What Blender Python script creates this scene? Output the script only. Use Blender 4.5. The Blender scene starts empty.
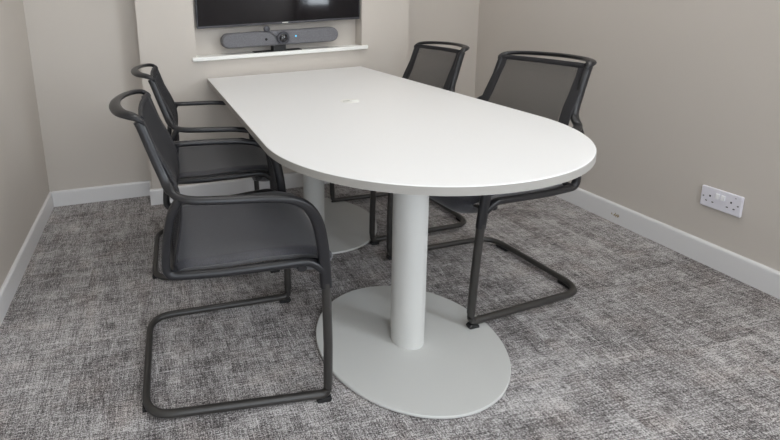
import bpy, bmesh, math, random
from mathutils import Vector, Matrix
random.seed(4)
scene = bpy.context.scene
COL = scene.collection
PI = math.pi

# ------------------------------------------------------------------ materials
def new_mat(name):
    m = bpy.data.materials.new(name); m.use_nodes = True
    nt = m.node_tree
    return m, nt, nt.nodes['Principled BSDF']

def srgb(r, g, b):
    f = lambda c: (c / 255 / 12.92) if c / 255 <= .04045 else ((c / 255 + .055) / 1.055) ** 2.4
    return (f(r), f(g), f(b), 1)

def plain(name, col, rough=.5, metal=0., noise=0., nscale=200., bump=0., spec=.5, coat=0.):
    m, nt, p = new_mat(name)
    p.inputs['Base Color'].default_value = col
    p.inputs['Roughness'].default_value = rough
    p.inputs['Metallic'].default_value = metal
    p.inputs['Specular IOR Level'].default_value = spec
    p.inputs['Coat Weight'].default_value = coat
    tc = nt.nodes.new('ShaderNodeTexCoord')
    n = nt.nodes.new('ShaderNodeTexNoise'); n.inputs['Scale'].default_value = nscale
    n.inputs['Detail'].default_value = 4
    nt.links.new(tc.outputs['Object'], n.inputs['Vector'])
    if noise > 0:
        mx = nt.nodes.new('ShaderNodeMix'); mx.data_type = 'RGBA'
        mx.inputs['A'].default_value = tuple(c * (1 - noise) for c in col[:3]) + (1,)
        mx.inputs['B'].default_value = tuple(min(1, c * (1 + noise)) for c in col[:3]) + (1,)
        nt.links.new(n.outputs['Fac'], mx.inputs['Factor'])
        nt.links.new(mx.outputs['Result'], p.inputs['Base Color'])
    if bump > 0:
        b = nt.nodes.new('ShaderNodeBump'); b.inputs['Strength'].default_value = bump
        b.inputs['Distance'].default_value = .001
        nt.links.new(n.outputs['Fac'], b.inputs['Height'])
        nt.links.new(b.outputs['Normal'], p.inputs['Normal'])
    return m

def emit(name, col, s):
    m, nt, p = new_mat(name)
    p.inputs['Base Color'].default_value = col
    p.inputs['Emission Color'].default_value = col
    p.inputs['Emission Strength'].default_value = s
    return m

WALL = plain('wall_paint', srgb(198, 191, 183), .75, noise=.02, nscale=3, bump=.03)
CEIL = plain('ceiling_paint', srgb(246, 246, 243), .9)
SKIRT = plain('skirting_gloss', srgb(222, 221, 221), .35, noise=.01, nscale=20)
WHITE_TOP = plain('white_laminate', srgb(224, 223, 222), .42, noise=.006, nscale=60)
EDGE = plain('edge_band_grey', srgb(150, 147, 142), .5)
PORT = plain('port_plastic', srgb(226, 225, 220), .5)
STEEL_W = plain('powder_coated_white', srgb(197, 197, 194), .5, noise=.015, nscale=500, bump=.1)
BLACKP = plain('charcoal_plastic', srgb(27, 27, 30), .36, noise=.06, nscale=900, bump=.12)
TUBE = plain('charcoal_tube', srgb(50, 48, 46), .36, noise=.05, nscale=700, bump=.08)
MESHM = plain('woven_mesh', srgb(34, 33, 36), .75)
RUBBER = plain('black_rubber', srgb(24, 24, 25), .6)
BEZEL = plain('bezel_silver_black', srgb(48, 46, 52), .3)
PLASTIC_W = plain('socket_plastic', srgb(226, 224, 232), .3)
HOLE = plain('dark_hole', srgb(20, 20, 20), .8)
BAR_FAB = plain('speaker_grille_fabric', srgb(112, 112, 116), .9, noise=.5, nscale=260, bump=.5)
LENS = plain('lens_black', srgb(22, 22, 26), .15, coat=.5)
LENSR = plain('lens_ring', srgb(60, 60, 66), .35)
LEDB = emit('status_light', (.1, .45, .7, 1), .6)
LOGO = plain('logo_silver', srgb(215, 215, 205), .3)
PANEL = emit('ceiling_light_diffuser', (1, .985, .96, 1), 7.4)
ALU = plain('white_aluminium', srgb(225, 225, 225), .4)

def seat_fabric():
    m, nt, p = new_mat('black_seat_fabric')
    tc = nt.nodes.new('ShaderNodeTexCoord')
    n = nt.nodes.new('ShaderNodeTexNoise'); n.inputs['Scale'].default_value = 420; n.inputs['Detail'].default_value = 3
    nt.links.new(tc.outputs['Object'], n.inputs['Vector'])
    r = nt.nodes.new('ShaderNodeValToRGB')
    r.color_ramp.elements[0].position = .3; r.color_ramp.elements[0].color = srgb(24, 24, 28)
    r.color_ramp.elements[1].position = .72; r.color_ramp.elements[1].color = srgb(66, 66, 74)
    nt.links.new(n.outputs['Fac'], r.inputs['Fac']); nt.links.new(r.outputs['Color'], p.inputs['Base Color'])
    p.inputs['Roughness'].default_value = .46
    p.inputs['Sheen Weight'].default_value = .25
    b = nt.nodes.new('ShaderNodeBump'); b.inputs['Strength'].default_value = .4; b.inputs['Distance'].default_value = .001
    nt.links.new(n.outputs['Fac'], b.inputs['Height']); nt.links.new(b.outputs['Normal'], p.inputs['Normal'])
    return m
FABRIC = seat_fabric()

def screen_mat():
    m, nt, p = new_mat('tv_screen')
    p.inputs['Base Color'].default_value = (.004, .003, .005, 1)
    p.inputs['Roughness'].default_value = .06
    p.inputs['Specular IOR Level'].default_value = .3
    return m
SCREEN = screen_mat()

def carpet():
    m, nt, p = new_mat('carpet_tiles')
    N, L = nt.nodes, nt.links
    tc = N.new('ShaderNodeTexCoord')
    def node(t, **k):
        n = N.new(t)
        for a, v in k.items(): setattr(n, a, v)
        return n
    def mth(op, a, b=None, clamp=False):
        n = node('ShaderNodeMath', operation=op); n.use_clamp = clamp
        for i, v in enumerate([a, b]):
            if v is None: continue
            if hasattr(v, 'links'): L.new(v, n.inputs[i])
            else: n.inputs[i].default_value = v
        return n.outputs[0]
    def mapping(src, sc, loc=(0, 0, 0)):
        n = node('ShaderNodeMapping'); n.inputs['Scale'].default_value = sc; n.inputs['Location'].default_value = loc
        L.new(src, n.inputs['Vector']); return n.outputs[0]
    def noise(vec, detail=2., rough=.5, scale=1.):
        n = node('ShaderNodeTexNoise'); n.inputs['Scale'].default_value = scale
        n.inputs['Detail'].default_value = detail; n.inputs['Roughness'].default_value = rough
        L.new(vec, n.inputs['Vector']); return n.outputs['Fac']
    base = tc.outputs['Object']
    T = .54
    # tile cell
    g = mapping(base, (1 / T, 1 / T, 1), (-.385 / T, 1.35 / T, 0))
    fl = node('ShaderNodeVectorMath', operation='FLOOR'); L.new(g, fl.inputs[0])
    wn = node('ShaderNodeTexWhiteNoise', noise_dimensions='3D'); L.new(fl.outputs[0], wn.inputs['Vector'])
    # shift the pattern for every tile, turn it for half of them
    sep = node('ShaderNodeSeparateXYZ'); L.new(base, sep.inputs[0])
    turn = mth('GREATER_THAN', wn.outputs['Value'], .5)
    sw = node('ShaderNodeCombineXYZ'); L.new(sep.outputs['Y'], sw.inputs['X']); L.new(sep.outputs['X'], sw.inputs['Y'])
    mixv = node('ShaderNodeMix', data_type='VECTOR'); L.new(turn, mixv.inputs['Factor'])
    L.new(base, mixv.inputs[4]); L.new(sw.outputs[0], mixv.inputs[5])
    off = node('ShaderNodeVectorMath', operation='MULTIPLY_ADD')
    L.new(wn.outputs['Color'], off.inputs[0]); off.inputs[1].default_value = (7, 7, 0); L.new(mixv.outputs[1], off.inputs[2])
    v = off.outputs[0]
    sx = noise(mapping(v, (34, 330, 1)), 3, .6)
    sy = noise(mapping(v, (330, 34, 1), (3, 1, 0)), 3, .6)
    sx2 = noise(mapping(v, (12, 150, 1), (5, 2, 0)), 2, .6)
    sy2 = noise(mapping(v, (150, 12, 1), (1, 8, 0)), 2, .6)
    fine = noise(mapping(v, (250, 250, 1)), 2, .7)
    px = noise(mapping(v, (2.2, 14, 1)), 5, .7)
    py = noise(mapping(v, (12, 2.4, 1), (2, 2, 0)), 5, .7)
    pile = noise(base, 2, .5, 2.0)
    s = mth('MULTIPLY', mth('SUBTRACT', sx, .5), 1.15)
    s = mth('ADD', s, mth('MULTIPLY', mth('SUBTRACT', sy, .5), 1.15))
    s = mth('ADD', s, mth('MULTIPLY', mth('SUBTRACT', sx2, .5), .75))
    s = mth('ADD', s, mth('MULTIPLY', mth('SUBTRACT', sy2, .5), .75))
    s = mth('ADD', s, mth('MULTIPLY', mth('SUBTRACT', fine, .5), 2.6))
    s = mth('ADD', s, mth('MULTIPLY', mth('SUBTRACT', px, .5), .85))
    s = mth('ADD', s, mth('MULTIPLY', mth('SUBTRACT', py, .5), .85))
    s = mth('ADD', s, mth('MULTIPLY', mth('SUBTRACT', pile, .5), .25))
    s = mth('ADD', s, mth('MULTIPLY', mth('SUBTRACT', wn.outputs['Value'], .5), .10))
    lx = noise(mapping(v, (9, 210, 1), (4, 4, 0)), 1, .5); ly = noise(mapping(v, (210, 9, 1), (6, 2, 0)), 1, .5)
    for q in (lx, ly):
        s = mth('ADD', s, mth('MULTIPLY', mth('SUBTRACT', q, .64, clamp=True), 2.6))
    s = mth('ADD', s, .5, clamp=True)
    r = node('ShaderNodeValToRGB'); L.new(s, r.inputs['Fac'])
    e = r.color_ramp.elements
    e[0].position = .08; e[0].color = srgb(74, 71, 71)
    e[1].position = .95; e[1].color = srgb(214, 211, 210)
    x = e.new(.5); x.color = srgb(146, 141, 140)
    # faint brownish blotches
    bl = noise(mapping(v, (5, 8, 1), (9, 4, 0)), 2, .5)
    mx = node('ShaderNodeMix', data_type='RGBA', blend_type='MULTIPLY')
    L.new(mth('MULTIPLY', mth('SUBTRACT', bl, .5, clamp=True), 2.2, clamp=True), mx.inputs['Factor'])
    L.new(r.outputs['Color'], mx.inputs['A']); mx.inputs['B'].default_value = (.93, .85, .80, 1)
    L.new(mx.outputs['Result'], p.inputs['Base Color'])
    p.inputs['Roughness'].default_value = .95
    p.inputs['Specular IOR Level'].default_value = .1
    b = node('ShaderNodeBump'); b.inputs['Strength'].default_value = .5; b.inputs['Distance'].default_value = .003
    L.new(s, b.inputs['Height']); L.new(b.outputs['Normal'], p.inputs['Normal'])
    return m
CARPET = carpet()

# ------------------------------------------------------------------ mesh helpers
def link(name, bm, mat, parent=None, smooth=True, bevel=0., loc=None, seg=2):
    me = bpy.data.meshes.new(name)
    bmesh.ops.recalc_face_normals(bm, faces=bm.faces)
    bm.to_mesh(me); bm.free()
    for f in me.polygons: f.use_smooth = smooth
    if smooth: me.set_sharp_from_angle(angle=math.radians(38))
    o = bpy.data.objects.new(name, me); COL.objects.link(o)
    me.materials.append(mat)
    if parent: o.parent = parent
    if loc: o.location = loc
    if bevel:
        b = o.modifiers.new('bevel', 'BEVEL'); b.width = bevel; b.segments = seg; b.limit_method = 'ANGLE'
    return o

def empty(name, loc, label, cat, rz=0., group=None):
    o = bpy.data.objects.new(name, None); COL.objects.link(o)
    o.empty_display_size = .1
    o.location = loc; o.rotation_euler = (0, 0, rz)
    o['label'] = label; o['category'] = cat
    if group: o['group'] = group
    return o

def box(bm, x0, x1, y0, y1, z0, z1):
    vs = [bm.verts.new((x, y, z)) for x in (x0, x1) for y in (y0, y1) for z in (z0, z1)]
    for f in ((0, 1, 3, 2), (4, 6, 7, 5), (0, 4, 5, 1), (2, 3, 7, 6), (0, 2, 6, 4), (1, 5, 7, 3)):
        bm.faces.new([vs[i] for i in f])

def BX(*a):
    bm = bmesh.new(); box(bm, *a); return bm

def spline(pts, n=8):
    """Catmull-Rom through the points"""
    P = [Vector(p) for p in pts]
    P = [P[0] * 2 - P[1]] + P + [P[-1] * 2 - P[-2]]
    out = []
    for i in range(1, len(P) - 2):
        a, b, c, d = P[i - 1:i + 3]
        for k in range(n):
            t = k / n
            out.append(.5 * ((2 * b) + (c - a) * t + (2 * a - 5 * b + 4 * c - d) * t * t + (3 * b - a - 3 * c + d) * t ** 3))
    out.append(P[-2].copy())
    return out

def fillet(pts, rad, n=7):
    """polyline with rounded corners; rad may be a list for the inner points"""
    P = [Vector(p) for p in pts]; out = [P[0]]
    for i in range(1, len(P) - 1):
        r = rad[i - 1] if isinstance(rad, (list, tuple)) else rad
        a = (P[i - 1] - P[i]); b = (P[i + 1] - P[i])
        ra = min(r, a.length * .49, b.length * .49)
        A = P[i] + a.normalized() * ra; B = P[i] + b.normalized() * ra
        for k in range(n + 1):
            t = k / n
            out.append((1 - t) ** 2 * A + 2 * t * (1 - t) * P[i] + t * t * B)
    out.append(P[-1]); return out

def sweep(bm, path, ra, rb, up=(0, 1, 0), seg=14, power=2.0, cap=True):
    """sweep an ellipse (superellipse) along path; ra along `up`, rb along the other normal; ra, rb floats or functions of t"""
    n = len(path); rings = []; up = Vector(up)
    for i, p in enumerate(path):
        t = (path[min(i + 1, n - 1)] - path[max(i - 1, 0)]).normalized()
        u = (up - t * up.dot(t))
        u = u.normalized() if u.length > 1e-4 else t.orthogonal().normalized()
        v = t.cross(u)
        s = i / (n - 1)
        a = ra(s) if callable(ra) else ra; b = rb(s) if callable(rb) else rb
        ring = []
        for k in range(seg):
            th = 2 * PI * k / seg; c, d = math.cos(th), math.sin(th)
            c = math.copysign(abs(c) ** (2 / power), c); d = math.copysign(abs(d) ** (2 / power), d)
            ring.append(bm.verts.new(p + u * a * c + v * b * d))
        rings.append(ring)
    for r0, r1 in zip(rings, rings[1:]):
        for k in range(seg):
            bm.faces.new((r0[k], r0[(k + 1) % seg], r1[(k + 1) % seg], r1[k]))
    if cap:
        bm.faces.new(rings[0][::-1]); bm.faces.new(rings[-1])

def SW(*a, **k):
    bm = bmesh.new(); sweep(bm, *a, **k); return bm

def lathe(bm, prof, c=(0, 0, 0), seg=64, axis='z'):
    rings = []
    for r, h in prof:
        ring = []
        for k in range(seg):
            t = 2 * PI * k / seg
            if axis == 'z': q = (c[0] + r * math.cos(t), c[1] + r * math.sin(t), c[2] + h)
            elif axis == 'y': q = (c[0] + r * math.cos(t), c[1] + h, c[2] + r * math.sin(t))
            else: q = (c[0] + h, c[1] + r * math.cos(t), c[2] + r * math.sin(t))
            ring.append(bm.verts.new(q))
        rings.append(ring)
    for a, b in zip(rings, rings[1:]):
        for k in range(seg): bm.faces.new((a[k], a[(k + 1) % seg], b[(k + 1) % seg], b[k]))
    bm.faces.new(rings[0][::-1]); bm.faces.new(rings[-1])

def prism(bm, outline, z0, z1):
    a = [bm.verts.new((x, y, z0)) for x, y in outline]; b = [bm.verts.new((x, y, z1)) for x, y in outline]
    n = len(a)
    bm.faces.new(a[::-1]); bm.faces.new(b)
    for i in range(n): bm.faces.new((a[i], a[(i + 1) % n], b[(i + 1) % n], b[i]))

def struct(name, bm, mat, **k):
    o = link(name, bm, mat, **k); o['kind'] = 'structure'; return o

# ------------------------------------------------------------------ the room
XL, XR, YB, YF, H = -1.568, 1.407, 0.003, -4.4, 2.45
BX0, BX1, BY = -.930, .779, -.160            # chimney breast
NX0, NX1, NY, NZ0, NZ1 = -.600, .457, -.068, .886, 1.76   # recess for the screen
SH, ST = .100, .016                           # skirting

struct('floor', BX(XL - .1, XR + .1, YF - .1, YB + .1, -.05, 0), CARPET, smooth=False)
# ceiling
struct('ceiling', BX(XL - .1, XR + .1, YF - .1, YB + .1, H, H + .05), CEIL, smooth=False)
struct('wall_left', BX(XL - .1, XL, YF - .1, YB + .1, 0, H), WALL, smooth=False)
VY0, VY1, VZ0, VZ1 = -4.25, -3.08, 1.06, 2.15      # side window, behind the camera
bm = bmesh.new()
box(bm, XR, XR + .1, YF - .1, VY0, 0, H); box(bm, XR, XR + .1, VY1, YB + .1, 0, H)
box(bm, XR, XR + .1, VY0, VY1, 0, VZ0); box(bm, XR, XR + .1, VY0, VY1, VZ1, H)
struct('wall_right', bm, WALL, smooth=False)
struct('wall_back', BX(XL, XR, YB, YB + .1, 0, H), WALL, smooth=False)
# wall behind the camera, with an opening for the added fill window
WX0, WX1, WZ0, WZ1 = -1.40, -.12, .20, 2.15
bm = bmesh.new()
box(bm, XL, WX0, YF - .1, YF, 0, H); box(bm, WX1, XR, YF - .1, YF, 0, H)
box(bm, WX0, WX1, YF - .1, YF, 0, WZ0); box(bm, WX0, WX1, YF - .1, YF, WZ1, H)
struct('wall_front', bm, WALL, smooth=False)
# chimney breast with recess
bm = bmesh.new()
box(bm, BX0, NX0, BY, YB, 0, H); box(bm, NX1, BX1, BY, YB, 0, H)
box(bm, NX0, NX1, BY, YB, 0, NZ0 - .012); box(bm, NX0, NX1, BY, YB, NZ1, H)
box(bm, NX0, NX1, NY, YB, NZ0 - .012, NZ1)
bmesh.ops.remove_doubles(bm, verts=bm.verts, dist=1e-5)
struct('wall_breast', bm, WALL, smooth=False)

def skirting(name, p0, p1, inward, extra=None):
    """board from p0 to p1, wall side; inward = unit vector into the room; rounded top edge"""
    bm = bmesh.new()
    prof = [(0, 0), (ST, 0), (ST, SH - .010), (ST - .002, SH - .004), (ST - .007, SH), (0, SH)]
    P0, P1, I = Vector((*p0, 0)), Vector((*p1, 0)), Vector((*inward, 0))
    a = [bm.verts.new(P0 + I * d + Vector((0, 0, h))) for d, h in prof]
    b = [bm.verts.new(P1 + I * d + Vector((0, 0, h))) for d, h in prof]
    for i in range(len(a)): bm.faces.new((a[i], a[(i + 1) % len(a)], b[(i + 1) % len(a)], b[i]))
    bm.faces.new(a[::-1]); bm.faces.new(b)
    return struct(name, bm, extra or SKIRT, smooth=False)

# skirting with a chipped patch of paint near the middle of the right wall
def chipped():
    m, nt, p = new_mat('skirting_gloss_chipped'); N, L = nt.nodes, nt.links
    p.inputs['Roughness'].default_value = .35
    g = N.new('ShaderNodeNewGeometry')
    mp = N.new('ShaderNodeMapping'); mp.vector_type = 'POINT'
    mp.inputs['Location'].default_value = (0, 1.118 * 34, -.043 * 62); mp.inputs['Scale'].default_value = (0, 34, 62)
    L.new(g.outputs['Position'], mp.inputs['Vector'])
    ln = N.new('ShaderNodeVectorMath'); ln.operation = 'LENGTH'; L.new(mp.outputs[0], ln.inputs[0])
    n = N.new('ShaderNodeTexNoise'); n.inputs['Scale'].default_value = 110; L.new(g.outputs['Position'], n.inputs['Vector'])
    a = N.new('ShaderNodeMath'); a.operation = 'MULTIPLY_ADD'; L.new(n.outputs['Fac'], a.inputs[0]); a.inputs[1].default_value = 3.2
    L.new(ln.outputs['Value'], a.inputs[2])
    c = N.new('ShaderNodeMath'); c.operation = 'LESS_THAN'; L.new(a.outputs[0], c.inputs[0]); c.inputs[1].default_value = 2.05
    mx = N.new('ShaderNodeMix'); mx.data_type = 'RGBA'; L.new(c.outputs[0], mx.inputs['Factor'])
    mx.inputs['A'].default_value = srgb(222, 221, 221); mx.inputs['B'].default_value = srgb(150, 132, 96)
    L.new(mx.outputs['Result'], p.inputs['Base Color'])
    return m

skirting('baseboard_left', (XL, YF), (XL, YB), (1, 0))
skirting('baseboard_right', (XR, YF), (XR, YB), (-1, 0), chipped())
skirting('baseboard_back_left', (XL + ST, YB), (BX0, YB), (0, -1))
skirting('baseboard_back_right', (BX1, YB), (XR - ST, YB), (0, -1))
skirting('baseboard_breast', (BX0 - ST, BY), (BX1 + ST, BY), (0, -1))
skirting('baseboard_breast_left', (BX0, YB - ST), (BX0, BY), (-1, 0))
skirting('baseboard_breast_right', (BX1, YB - ST), (BX1, BY), (1, 0))
skirting('baseboard_front', (XL + ST, YF), (XR - ST, YF), (0, 1))

# white ledge board across the bottom of the recess
bm = bmesh.new()
out = [(NX0 - .024, BY - .022), (NX1 + .034, BY - .022), (NX1 + .034, BY), (NX1, BY), (NX1, NY), (NX0, NY), (NX0, BY), (NX0 - .024, BY)]
prism(bm, out, NZ0 - .012, NZ0 + .012)
struct('trim_1', bm, plain('ledge_gloss', srgb(240, 240, 236), .3), bevel=.004, seg=3)

# added window behind the camera, kept for low fill: frame, glass, area light
bm = bmesh.new()
for a in ((WX0, WX0 + .05, WZ0, WZ1), (WX1 - .05, WX1, WZ0, WZ1), (WX0 + .05, WX1 - .05, WZ0, WZ0 + .05),
          (WX0 + .05, WX1 - .05, WZ1 - .05, WZ1), ((WX0 + WX1) / 2 - .025, (WX0 + WX1) / 2 + .025, WZ0 + .05, WZ1 - .05)):
    box(bm, a[0], a[1], YF - .08, YF - .03, a[2], a[3])
w = struct('fill_window_1', bm, ALU, smooth=False)
gm, nt, p = new_mat('window_glass'); N = nt.nodes
tr = N.new('ShaderNodeBsdfTransparent'); gl = N.new('ShaderNodeBsdfGlossy'); gl.inputs['Roughness'].default_value = .02
mx = N.new('ShaderNodeMixShader'); mx.inputs['Fac'].default_value = .06
nt.links.new(tr.outputs[0], mx.inputs[1]); nt.links.new(gl.outputs[0], mx.inputs[2])
nt.links.new(mx.outputs[0], N['Material Output'].inputs['Surface'])
ld = bpy.data.lights.new('daylight_fill', 'AREA'); ld.shape = 'RECTANGLE'; ld.size = WX1 - WX0; ld.size_y = WZ1 - WZ0
ld.energy = 36; ld.color = (.86, .93, 1)  # area light outside the added window, fills the shade under the table
lo = bpy.data.objects.new('daylight_fill', ld); COL.objects.link(lo)
lo.location = ((WX0 + WX1) / 2, YF - .14, (WZ0 + WZ1) / 2); lo.rotation_euler = (PI / 2, 0, 0)
link('glass', BX(WX0 + .05, WX1 - .05, YF - .058, YF - .052, WZ0 + .05, WZ1 - .05), gm, w, smooth=False)

bm = bmesh.new()
for a in ((VY0, VY0 + .05, VZ0, VZ1), (VY1 - .05, VY1, VZ0, VZ1), (VY0 + .05, VY1 - .05, VZ0, VZ0 + .05), (VY0 + .05, VY1 - .05, VZ1 - .05, VZ1)):
    box(bm, XR + .03, XR + .08, a[0], a[1], a[2], a[3])
w = struct('window_2', bm, ALU, smooth=False)
link('glass', BX(XR + .052, XR + .058, VY0 + .05, VY1 - .05, VZ0 + .05, VZ1 - .05), gm, w, smooth=False)
ld = bpy.data.lights.new('daylight_fill', 'AREA'); ld.shape = 'RECTANGLE'; ld.size = VZ1 - VZ0; ld.size_y = VY1 - VY0
ld.energy = 85; ld.color = (.86, .93, 1)
lo = bpy.data.objects.new('daylight_fill', ld); COL.objects.link(lo)
lo.location = (XR + .14, (VY0 + VY1) / 2, (VZ0 + VZ1) / 2); lo.rotation_euler = (0, PI / 2, 0)

# ------------------------------------------------------------------ ceiling lights
for i, (x, y, s) in enumerate([(-.45, -1.02, .3), (.75, -1.02, .3), (-.45, -3.3, .3), (.75, -3.3, .3)]):
    words = ['square ceiling light nearer the left wall above the table', 'square ceiling light nearer the right wall above the table',
             'square ceiling light nearer the left wall behind the camera', 'square ceiling light nearer the right wall behind the camera']
    t = empty('ceiling_light', (x, y, H), words[i], 'light', group='square ceiling lights')
    bm = bmesh.new()
    box(bm, -s, s, -s, -s + .02, -.014, -.0005); box(bm, -s, s, s - .02, s, -.014, -.0005)
    box(bm, -s, -s + .02, -s + .02, s - .02, -.014, -.0005); box(bm, s - .02, s, -s + .02, s - .02, -.014, -.0005)
    link('frame', bm, ALU, t, smooth=False)
    link('diffuser', BX(-s + .02, s - .02, -s + .02, s - .02, -.009, -.0005), PANEL, t, smooth=False)

# ------------------------------------------------------------------ table
TX, TYF, TYN, TB, TW, TZ = -.0528, -.182, -1.583, .487, .4926, .7685
tab = empty('meeting_table', (0, 0, 0), 'long white D-ended meeting table on two round white pedestal bases', 'table')
out = [(TX - TW, TYF), (TX - TW, TYN)]
for k in range(1, 72):
    th = PI + PI * k / 72; c, s = math.cos(th), math.sin(th); n = 2.08
    out.append((TX + TW * math.copysign(abs(c) ** (2 / n), c), TYN + TB * math.copysign(abs(s) ** (2 / n), s)))
out += [(TX + TW, TYN), (TX + TW, TYF)]
bm = bmesh.new(); prism(bm, out, TZ - .0245, TZ)
link('tabletop', bm, WHITE_TOP, tab, bevel=.0016, seg=2)
cx_, cy_ = TX, -1.1
bm = bmesh.new(); grown = []
for i, q in enumerate(out):
    a, b = Vector(out[i - 1]), Vector(out[(i + 1) % len(out)])
    if i == 0: nrm = Vector((-1, 1))
    elif i == len(out) - 1: nrm = Vector((1, 1))
    else:
        d_ = (b - a).normalized(); nrm = Vector((d_.y, -d_.x)); nrm.normalize()
    grown.append((q[0] + nrm.x * .0012, q[1] + nrm.y * .0012))
lo_, hi_ = TZ - .0230, TZ - .0016
rr = [[bm.verts.new((x, y, z)) for x, y in pts_] for pts_, z in ((out, lo_), (grown, lo_), (grown, hi_), (out, hi_))]
for a, b in zip(rr, rr[1:]):
    for k in range(len(a)): bm.faces.new((a[k], a[(k + 1) % len(a)], b[(k + 1) % len(a)], b[k]))
eb = link('edge_band', bm, EDGE, tab); eb['label'] = 'grey edging strip'
port = bmesh.new(); lathe(port, [(.040, 0), (.040, .0012), (.037, .0022), (0.001, .0022)], (-.047, -1.104, TZ), 40)
pp = link('cable_port', port, PORT, tab)
link('slot', BX(-.079, -.049, -1.110, -1.102, TZ + .0015, TZ + .0026), plain('slot_grey', srgb(150, 148, 142), .6), pp, smooth=False)
link('flap', BX(-.043, -.011, -1.113, -1.099, TZ + .0018, TZ + .0045), PORT, pp, smooth=False, bevel=.001)
NX = -.070
for (y, r) in ((-1.634, .318), (-.6935, .328)):
    bm = bmesh.new(); lathe(bm, [(r - .012, 0.0), (r - .012, .004), (r - .001, .0045), (r, .006), (r, .0125), (r - .0015, .0145), (.001, .0155)], (NX, y, 0), 96)
    b = link('pedestal_base', bm, STEEL_W, tab)
    bm = bmesh.new(); lathe(bm, [(.056, .0150), (.056, TZ - .0250)], (NX, y, 0), 56)
    link('column', bm, STEEL_W, tab)
    bm = bmesh.new(); lathe(bm, [(.16, TZ - .0300), (.16, TZ - .0246)], (NX, y, 0), 48)
    link('mounting_plate', bm, STEEL_W, tab)

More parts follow.
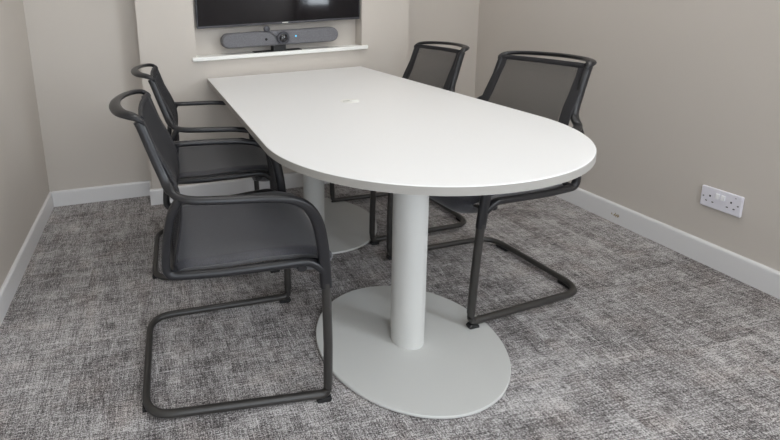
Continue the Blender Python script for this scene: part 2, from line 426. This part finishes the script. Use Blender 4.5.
# ------------------------------------------------------------------ chair (local: faces +x)
def make_chair(label):
    t = empty('cantilever_chair', (0, 0, 0), label, 'chair', group='black mesh-backed chairs around the table')
    # --- seat pad
    bm = bmesh.new()
    prof = spline([(-.150, 0, .478), (-.11, 0, .488), (-.02, 0, .486), (.08, 0, .492), (.17, 0, .496), (.252, 0, .495),
                   (.303, 0, .479), (.321, 0, .448), (.306, 0, .414), (.262, 0, .402), (.205, 0, .412)], 4)
    nu = len(prof); W = .236; nv = 25; top = []; bot = []
    for i, q in enumerate(prof):
        tang = (prof[min(i + 1, nu - 1)] - prof[max(i - 1, 0)]).normalized(); nrm = Vector((-tang.z, 0, tang.x))
        s = i / (nu - 1); rt, rb = [], []
        for j in range(nv):
            v = -1 + 2 * j / (nv - 1); av = abs(v)
            edge = max(0, (av - .90) / .10)
            wy = (W - .030 * (1 - min(1, s * 1.8))) * v
            p = q.copy()
            # front lip pulled up and back towards the sides
            if s > .55:
                k = min(1, (s - .55) / .25)
                lift = max(0, av - .55) / .45
                p.z += k * .040 * lift ** 2; p.x -= k * .012 * lift ** 2
            dish = .010 * (av ** 2.2) * math.sin(PI * min(1, s * 1.7))
            p.z += dish
            fade = 1 - .75 * max(0, min(1, (s - .50) / .25))
            th = .022 * fade * math.sqrt(max(0, 1 - edge ** 2)) + .004
            rt.append(bm.verts.new((p.x, wy, p.z) if edge == 0 else (p + nrm * -(1 - math.sqrt(max(0, 1 - edge ** 2))) * .012).to_tuple()[:1] + (wy, (p + nrm * -(1 - math.sqrt(max(0, 1 - edge ** 2))) * .012).z)))
            pb = p - nrm * (th + .010 * fade)
            rb.append(bm.verts.new((pb.x, wy * .985, pb.z)))
        top.append(rt); bot.append(rb)
    for i in range(nu - 1):
        for j in range(nv - 1):
            bm.faces.new((top[i][j], top[i + 1][j], top[i + 1][j + 1], top[i][j + 1]))
            bm.faces.new((bot[i][j], bot[i][j + 1], bot[i + 1][j + 1], bot[i + 1][j]))
    for j in range(nv - 1):
        bm.faces.new((top[0][j], top[0][j + 1], bot[0][j + 1], bot[0][j]))
        bm.faces.new((top[-1][j + 1], top[-1][j], bot[-1][j], bot[-1][j + 1]))
    for i in range(nu - 1):
        bm.faces.new((top[i + 1][0], top[i][0], bot[i][0], bot[i + 1][0]))
        bm.faces.new((top[i][-1], top[i + 1][-1], bot[i + 1][-1], bot[i][-1]))
    link('seat', bm, FABRIC, t)
    # plastic shell under the seat and the bar between the side frames
    bm = bmesh.new()
    sweep(bm, [Vector((.215, -.243, .452)), Vector((.215, .243, .452))], .010, .014, up=(0, 0, 1))
    link('cross_bar', bm, BLACKP, t); bm = bmesh.new()
    sweep(bm, [Vector((-.150, -.226, .474)), Vector((-.150, .226, .474))], .012, .012, up=(0, 0, 1))
    link('cross_bar', bm, BLACKP, t)
    # --- back: profile of the panel
    prof = spline([(-.204, 0, .914), (-.188, 0, .868), (-.163, 0, .810), (-.138, 0, .755), (-.122, 0, .705), (-.117, 0, .655),
                   (-.123, 0, .600), (-.134, 0, .545), (-.146, 0, .488)], 5)
    HWt = .166
    def pan(s, v):
        f = s * (len(prof) - 1); i = min(int(f), len(prof) - 2); q = prof[i].lerp(prof[i + 1], f - i)
        return Vector((q.x - .010 * (1 - v * v), v * HWt, q.z))
    bm = bmesh.new()
    def thread(path, w, d, side):
        rings = []
        n = len(path)
        for i, p in enumerate(path):
            tt = (path[min(i + 1, n - 1)] - path[max(i - 1, 0)]).normalized()
            nn = Vector((1, 0, 0)); nn = (nn - tt * nn.dot(tt)).normalized(); ss = tt.cross(nn)
            rings.append([bm.verts.new(p + nn * a * d / 2 + ss * b * w / 2) for a, b in ((1, 1), (1, -1), (-1, -1), (-1, 1))])
        for a, b in zip(rings, rings[1:]):
            for k in range(4): bm.faces.new((a[k], a[(k + 1) % 4], b[(k + 1) % 4], b[k]))
    nh, nvv = 150, 118
    for k in range(nh):
        s = (k + .5) / nh
        thread([pan(s, -1 + 2 * j / 8) for j in range(9)], .0008, .0008, 0)
    for k in range(nvv):
        v = -1 + 2 * (k + .5) / nvv
        thread([pan(j / 22, v) for j in range(23)], .0008, .0006, 1)
    link('mesh_panel', bm, MESHM, t, smooth=False)
    # frame of the back: flat side borders, top and bottom rails
    bm = bmesh.new()
    for sg in (-1, 1):
        path = [pan(j / 26, sg * (1.08 + .06 * min(1, j / 13))) + Vector((-.003, 0, 0)) for j in range(27)]
        sweep(bm, path, .0205, .0045, up=(0, 1, 0), seg=12, power=3)
    sweep(bm, [pan(0.0, v / 10) + Vector((0, 0, .002)) for v in range(-11, 12)], .010, .006, up=(0, 0, 1), seg=12, power=2.6)
    sweep(bm, [pan(1., v / 10) for v in range(-11, 12)], .014, .007, up=(0, 0, 1), seg=12, power=2.6)
    link('back_border', bm, MESHM, t)
    # --- bowed handle across the top
    bm = bmesh.new()
    hh = [(-.200, .190, .903), (-.211, .193, .921), (-.231, .184, .929), (-.260, .148, .932), (-.281, .08, .934)]
    hp = spline([(x, -y, z) for x, y, z in hh] + [(-.289, 0, .935)] + hh[::-1], 5)
    sweep(bm, hp, .0085, lambda s: .0125 + .005 * math.sin(PI * s) ** .6, up=(-.25, 0, 1), seg=14, power=2.2)
    link('top_handle', bm, BLACKP, t)
    for sg in (-1, 1):
        yy = lambda a: sg * a
        # spine that turns forward into the armrest and down into the leg socket
        bm = bmesh.new()
        path = [(-.211, yy(.190), .915), (-.201, yy(.191), .888), (-.178, yy(.194), .815), (-.158, yy(.199), .757), (-.147, yy(.212), .730),
                (-.126, yy(.242), .712), (-.085, yy(.263), .705), (0, yy(.271), .700), (.075, yy(.273), .696), (.135, yy(.272), .690),
                (.192, yy(.270), .677), (.230, yy(.267), .650), (.256, yy(.264), .602), (.269, yy(.261), .540), (.276, yy(.258), .470), (.281, yy(.256), .395)]
        sp = spline(path, 5)
        wf = lambda s: .0125 + .0025 * math.exp(-((s - .5) / .2) ** 2)
        hf = lambda s: .0145 if s < .3 else (.0105 if s < .62 else min(.0175, .0105 + (s - .62) * .04))
        sweep(bm, sp, wf, hf, up=(0, 1, 0), seg=16, power=2.5)
        link('armrest', bm, BLACKP, t)
        # upright behind the seat and rail under it
        bm = bmesh.new()
        pth = fillet([(-.118, yy(.250), .706), (-.145, yy(.246), .665), (-.164, yy(.230), .575), (-.174, yy(.226), .470), (-.02, yy(.240), .470), (.150, yy(.254), .480), (.232, yy(.258), .484), (.270, yy(.258), .452)],
                     [.03, .10, .035, .05, .04, .04], 6)
        sweep(bm, pth, .0125, lambda s: .0125 if s < .45 else .0115, up=(0, 1, 0), seg=14, power=2.6)
        link('side_frame', bm, BLACKP, t)
        # steel leg
        bm = bmesh.new()
        sweep(bm, [Vector((.281, yy(.256), .410)), Vector((.286, yy(.252), .200)), Vector((.285, yy(.248), .060))], .0138, .0138, seg=16)
        link('leg', bm, TUBE, t)
        # glides
        bm = bmesh.new()
        out = [(.290, .0), (.296, .012), (.285, .018), (.252, .011), (.249, .0)]
        a = [bm.verts.new((x, yy(.248) - .010, z)) for x, z in out]; b = [bm.verts.new((x, yy(.248) + .010, z)) for x, z in out]
        for i in range(len(a)): bm.faces.new((a[i], a[(i + 1) % 5], b[(i + 1) % 5], b[i]))
        bm.faces.new(a[::-1]); bm.faces.new(b)
        link('glide', bm, RUBBER, t, smooth=False, bevel=.002)
        bm = BX(-.282, -.262, min(yy(.13), yy(.19)), max(yy(.13), yy(.19)), 0, .014)
        link('glide', bm, RUBBER, t, smooth=False, bevel=.002)
    # --- sled base: one bent tube
    z = .0235
    pts = [(.284, -.248, .075), (.2845, -.248, z), (-.271, -.230, z), (-.271, .230, z), (.2845, .248, z), (.284, .248, .075)]
    bm = bmesh.new(); sweep(bm, fillet(pts, [.045, .088, .088, .045], 9), .0125, .0125, up=(.02, .03, 1), seg=16)
    link('floor_tube', bm, TUBE, t)
    return t

def dup(root, label):
    r = root.copy(); COL.objects.link(r); r['label'] = label
    for ch in list(root.children):
        c = ch.copy(); COL.objects.link(c); c.parent = r
    return r

spots = [(-.7028, -1.5367, -2.8, 'black mesh-backed cantilever chair nearest the camera on the left of the table'),
         (-.6581, -.8182, -3.2, 'black cantilever chair on the left of the table, nearer the screen wall'),
         (.4330, -1.3639, 185.6, 'black mesh-backed chair on the right of the table, nearer its rounded end'),
         (.4072, -.7283, 180.6, 'black mesh-backed chair on the right of the table, farther back near the screen wall')]
proto = make_chair(spots[0][3])
for i, (x, y, a, lab) in enumerate(spots):
    c = proto if i == 0 else dup(proto, lab)
    c.location = (x, y, 0); c.rotation_euler = (0, 0, math.radians(a))
    if i == 2:      # one front foot stands on the rim of the pedestal base
        c.location.z = .0073; c.rotation_euler.y = -.0265

# ------------------------------------------------------------------ television in the recess
tv = empty('television', (-.066, -.10, 1.064), 'wall-mounted black flat-screen television in the recess above the white ledge', 'television')
TVW, TVH, TD = .516, .60, .040
bm = bmesh.new(); box(bm, -TVW, TVW, -.045, .000, 0.0, TVH)
link('casing', bm, BEZEL, tv, smooth=False, bevel=.002)
bm = bmesh.new(); box(bm, -TVW + .006, TVW - .006, -.0462, -.0448, .013, TVH - .008)
link('screen', bm, SCREEN, tv, smooth=False)
bm = bmesh.new(); box(bm, -.15, .15, 0, .0315, .2, .45)
link('wall_bracket', bm, RUBBER, tv, smooth=False)
bm = bmesh.new()
for k in range(5): box(bm, .022 + k * .0075 - .012, .0275 + k * .0075 - .012, -.0472, -.0448, .003, .010)
link('badge', bm, LOGO, tv, smooth=False)

# ------------------------------------------------------------------ video bar on the ledge
vb = empty('video_bar', (-.071, -.128, NZ0 + .0122), 'grey fabric video conference bar with round centre lens, standing on the ledge under the screen', 'video bar')
zc = .980 - (NZ0 + .012)
bm = bmesh.new()
HL, HR, DP = .370, .045, .052
out = []
for k in range(25):
    a = -PI / 2 + PI * k / 24; out.append((HL - HR + HR * math.cos(a), HR * math.sin(a)))
for k in range(25):
    a = PI / 2 + PI * k / 24; out.append((-HL + HR + HR * math.cos(a), HR * math.sin(a)))
rings = []
for (d, sc) in ((DP * .9, .90), (DP * .5, 1), (-DP * .45, 1), (-DP * .75, .93), (-DP * .85, .80)):
    ring = []
    for x, zz in out:
        L0 = HL - HR; cx_ = L0 if x > 0 else -L0
        ring.append(bm.verts.new((cx_ + (x - cx_) * sc if abs(x) > L0 else x, d, zc + zz * sc)))
    rings.append(ring)
for a, b in zip(rings, rings[1:]):
    for k in range(len(a)): bm.faces.new((a[k], a[(k + 1) % len(a)], b[(k + 1) % len(a)], b[k]))
bm.faces.new(rings[0]); bm.faces.new(rings[-1][::-1])
link('speaker_body', bm, BAR_FAB, vb)
bm = bmesh.new(); lathe(bm, [(.040, 0), (.040, -.022), (.036, -.027), (.028, -.027), (.026, -.022), (.001, -.022)], (.006, -.038, zc), 40, 'y')
ln = link('camera_housing', bm, LENSR, vb)
bm = bmesh.new(); lathe(bm, [(.0245, 0), (.022, -.004), (.012, -.008), (.001, -.009)], (.006, -.0605, zc), 32, 'y')
link('lens', bm, LENS, ln)
bm = bmesh.new(); lathe(bm, [(.006, 0), (.006, -.002), (.001, -.002)], (.090, -.0435, zc + .006), 16, 'y')
link('status_light', bm, LEDB, vb)
bm = bmesh.new(); lathe(bm, [(.008, 0), (.008, -.003), (.001, -.003)], (-.098, -.0435, zc - .003), 16, 'y')
link('sensor', bm, HOLE, vb)
bm = bmesh.new(); lathe(bm, [(.019, 0), (.019, -.010), (.015, -.013), (.001, -.013)], (-.092, -.036, zc + .060), 28, 'y')
cap = link('lens_cap', bm, LENSR, vb)
bm = bmesh.new(); sweep(bm, spline([(-.084, -.041, zc + .048), (-.055, -.048, zc + .026), (-.028, -.052, zc + .008)], 5), .004, .002, up=(0, 1, 0), seg=8)
link('cap_strap', bm, LENSR, cap)
bm = bmesh.new(); box(bm, -.052, .030, -.030, .030, .0, zc - HR + .006)
link('stand', bm, RUBBER, vb, smooth=False, bevel=.004)
link('foot_plate', BX(-.17, .13, -.034, .034, 0, .005), RUBBER, vb, smooth=False, bevel=.001)

# ------------------------------------------------------------------ double wall socket
SY, SZ = -1.5335, .300
so = empty('wall_socket', (XR, SY, SZ), 'white double switched power socket on the right wall above the skirting', 'socket')
bm = bmesh.new(); box(bm, -.012, -.0002, -.0715, .0715, -.044, .044)
link('face_plate', bm, PLASTIC_W, so, bevel=.004, seg=3)
for sg in (1, -1):
    yc = sg * .037
    for dy, dz, w, h in ((0, .007, .0042, .0060), (-.0115, -.017, .0052, .0030), (.0115, -.017, .0052, .0030)):
        link('pin_hole', BX(-.0126, -.0118, yc + dy - w / 2 * 1.3, yc + dy + w / 2 * 1.3, SZ * 0 + dz - h / 2 * 1.3, dz + h / 2 * 1.3), HOLE, so, smooth=False)
    bm = bmesh.new(); lathe(bm, [(.0032, 0), (.0032, -.0008), (.001, -.0008)], (-.0118, sg * .0605, .0), 12, 'x')
    link('screw', bm, plain('screw_grey', srgb(120, 118, 120), .4), so)
    bm = bmesh.new(); box(bm, -.0175, -.011, sg * .0095 - .0062, sg * .0095 + .0062, .004, .026)
    link('rocker_switch', bm, plain('switch_white', srgb(240, 240, 242), .3), so, bevel=.0015)
link('indicator', BX(-.0126, -.0118, -.052, -.048, .028, .032), plain('mark_grey', srgb(150, 150, 155), .5), so, smooth=False)

# ------------------------------------------------------------------ world (daylight outside the window)
wd = bpy.data.worlds.new('sky'); scene.world = wd; wd.use_nodes = True
bg = wd.node_tree.nodes['Background']; bg.inputs['Color'].default_value = (.72, .84, 1, 1); bg.inputs['Strength'].default_value = 1.6

# ------------------------------------------------------------------ camera
cyaw, cpit, crol = .1742, -.2051, -.0533
fwd = Vector((math.sin(cyaw) * math.cos(cpit), math.cos(cyaw) * math.cos(cpit), math.sin(cpit)))
right = Vector((math.cos(cyaw), -math.sin(cyaw), 0)); up = right.cross(fwd)
r2 = right * math.cos(crol) + up * math.sin(crol); u2 = -right * math.sin(crol) + up * math.cos(crol)
cd = bpy.data.cameras.new('camera'); cam = bpy.data.objects.new('camera', cd); COL.objects.link(cam)
M = Matrix.Identity(4)
for i in range(3):
    M[i][0], M[i][1], M[i][2] = r2[i], u2[i], -fwd[i]
M[0][3], M[1][3], M[2][3] = -.8808, -2.9686, 1.2156
cam.matrix_world = M
cd.sensor_fit = 'HORIZONTAL'; cd.sensor_width = 36; cd.lens = 471.55 * 36 / 780
cd.shift_x = (390 - 233.8) / 780; cd.shift_y = -(220 - 99.25) / 780
cd.clip_start = .02
scene.camera = cam
vs = scene.view_settings
vs.view_transform = 'Standard'; vs.look = 'None'; vs.gamma = 1; vs.exposure = -0.16; vs.use_curve_mapping = False
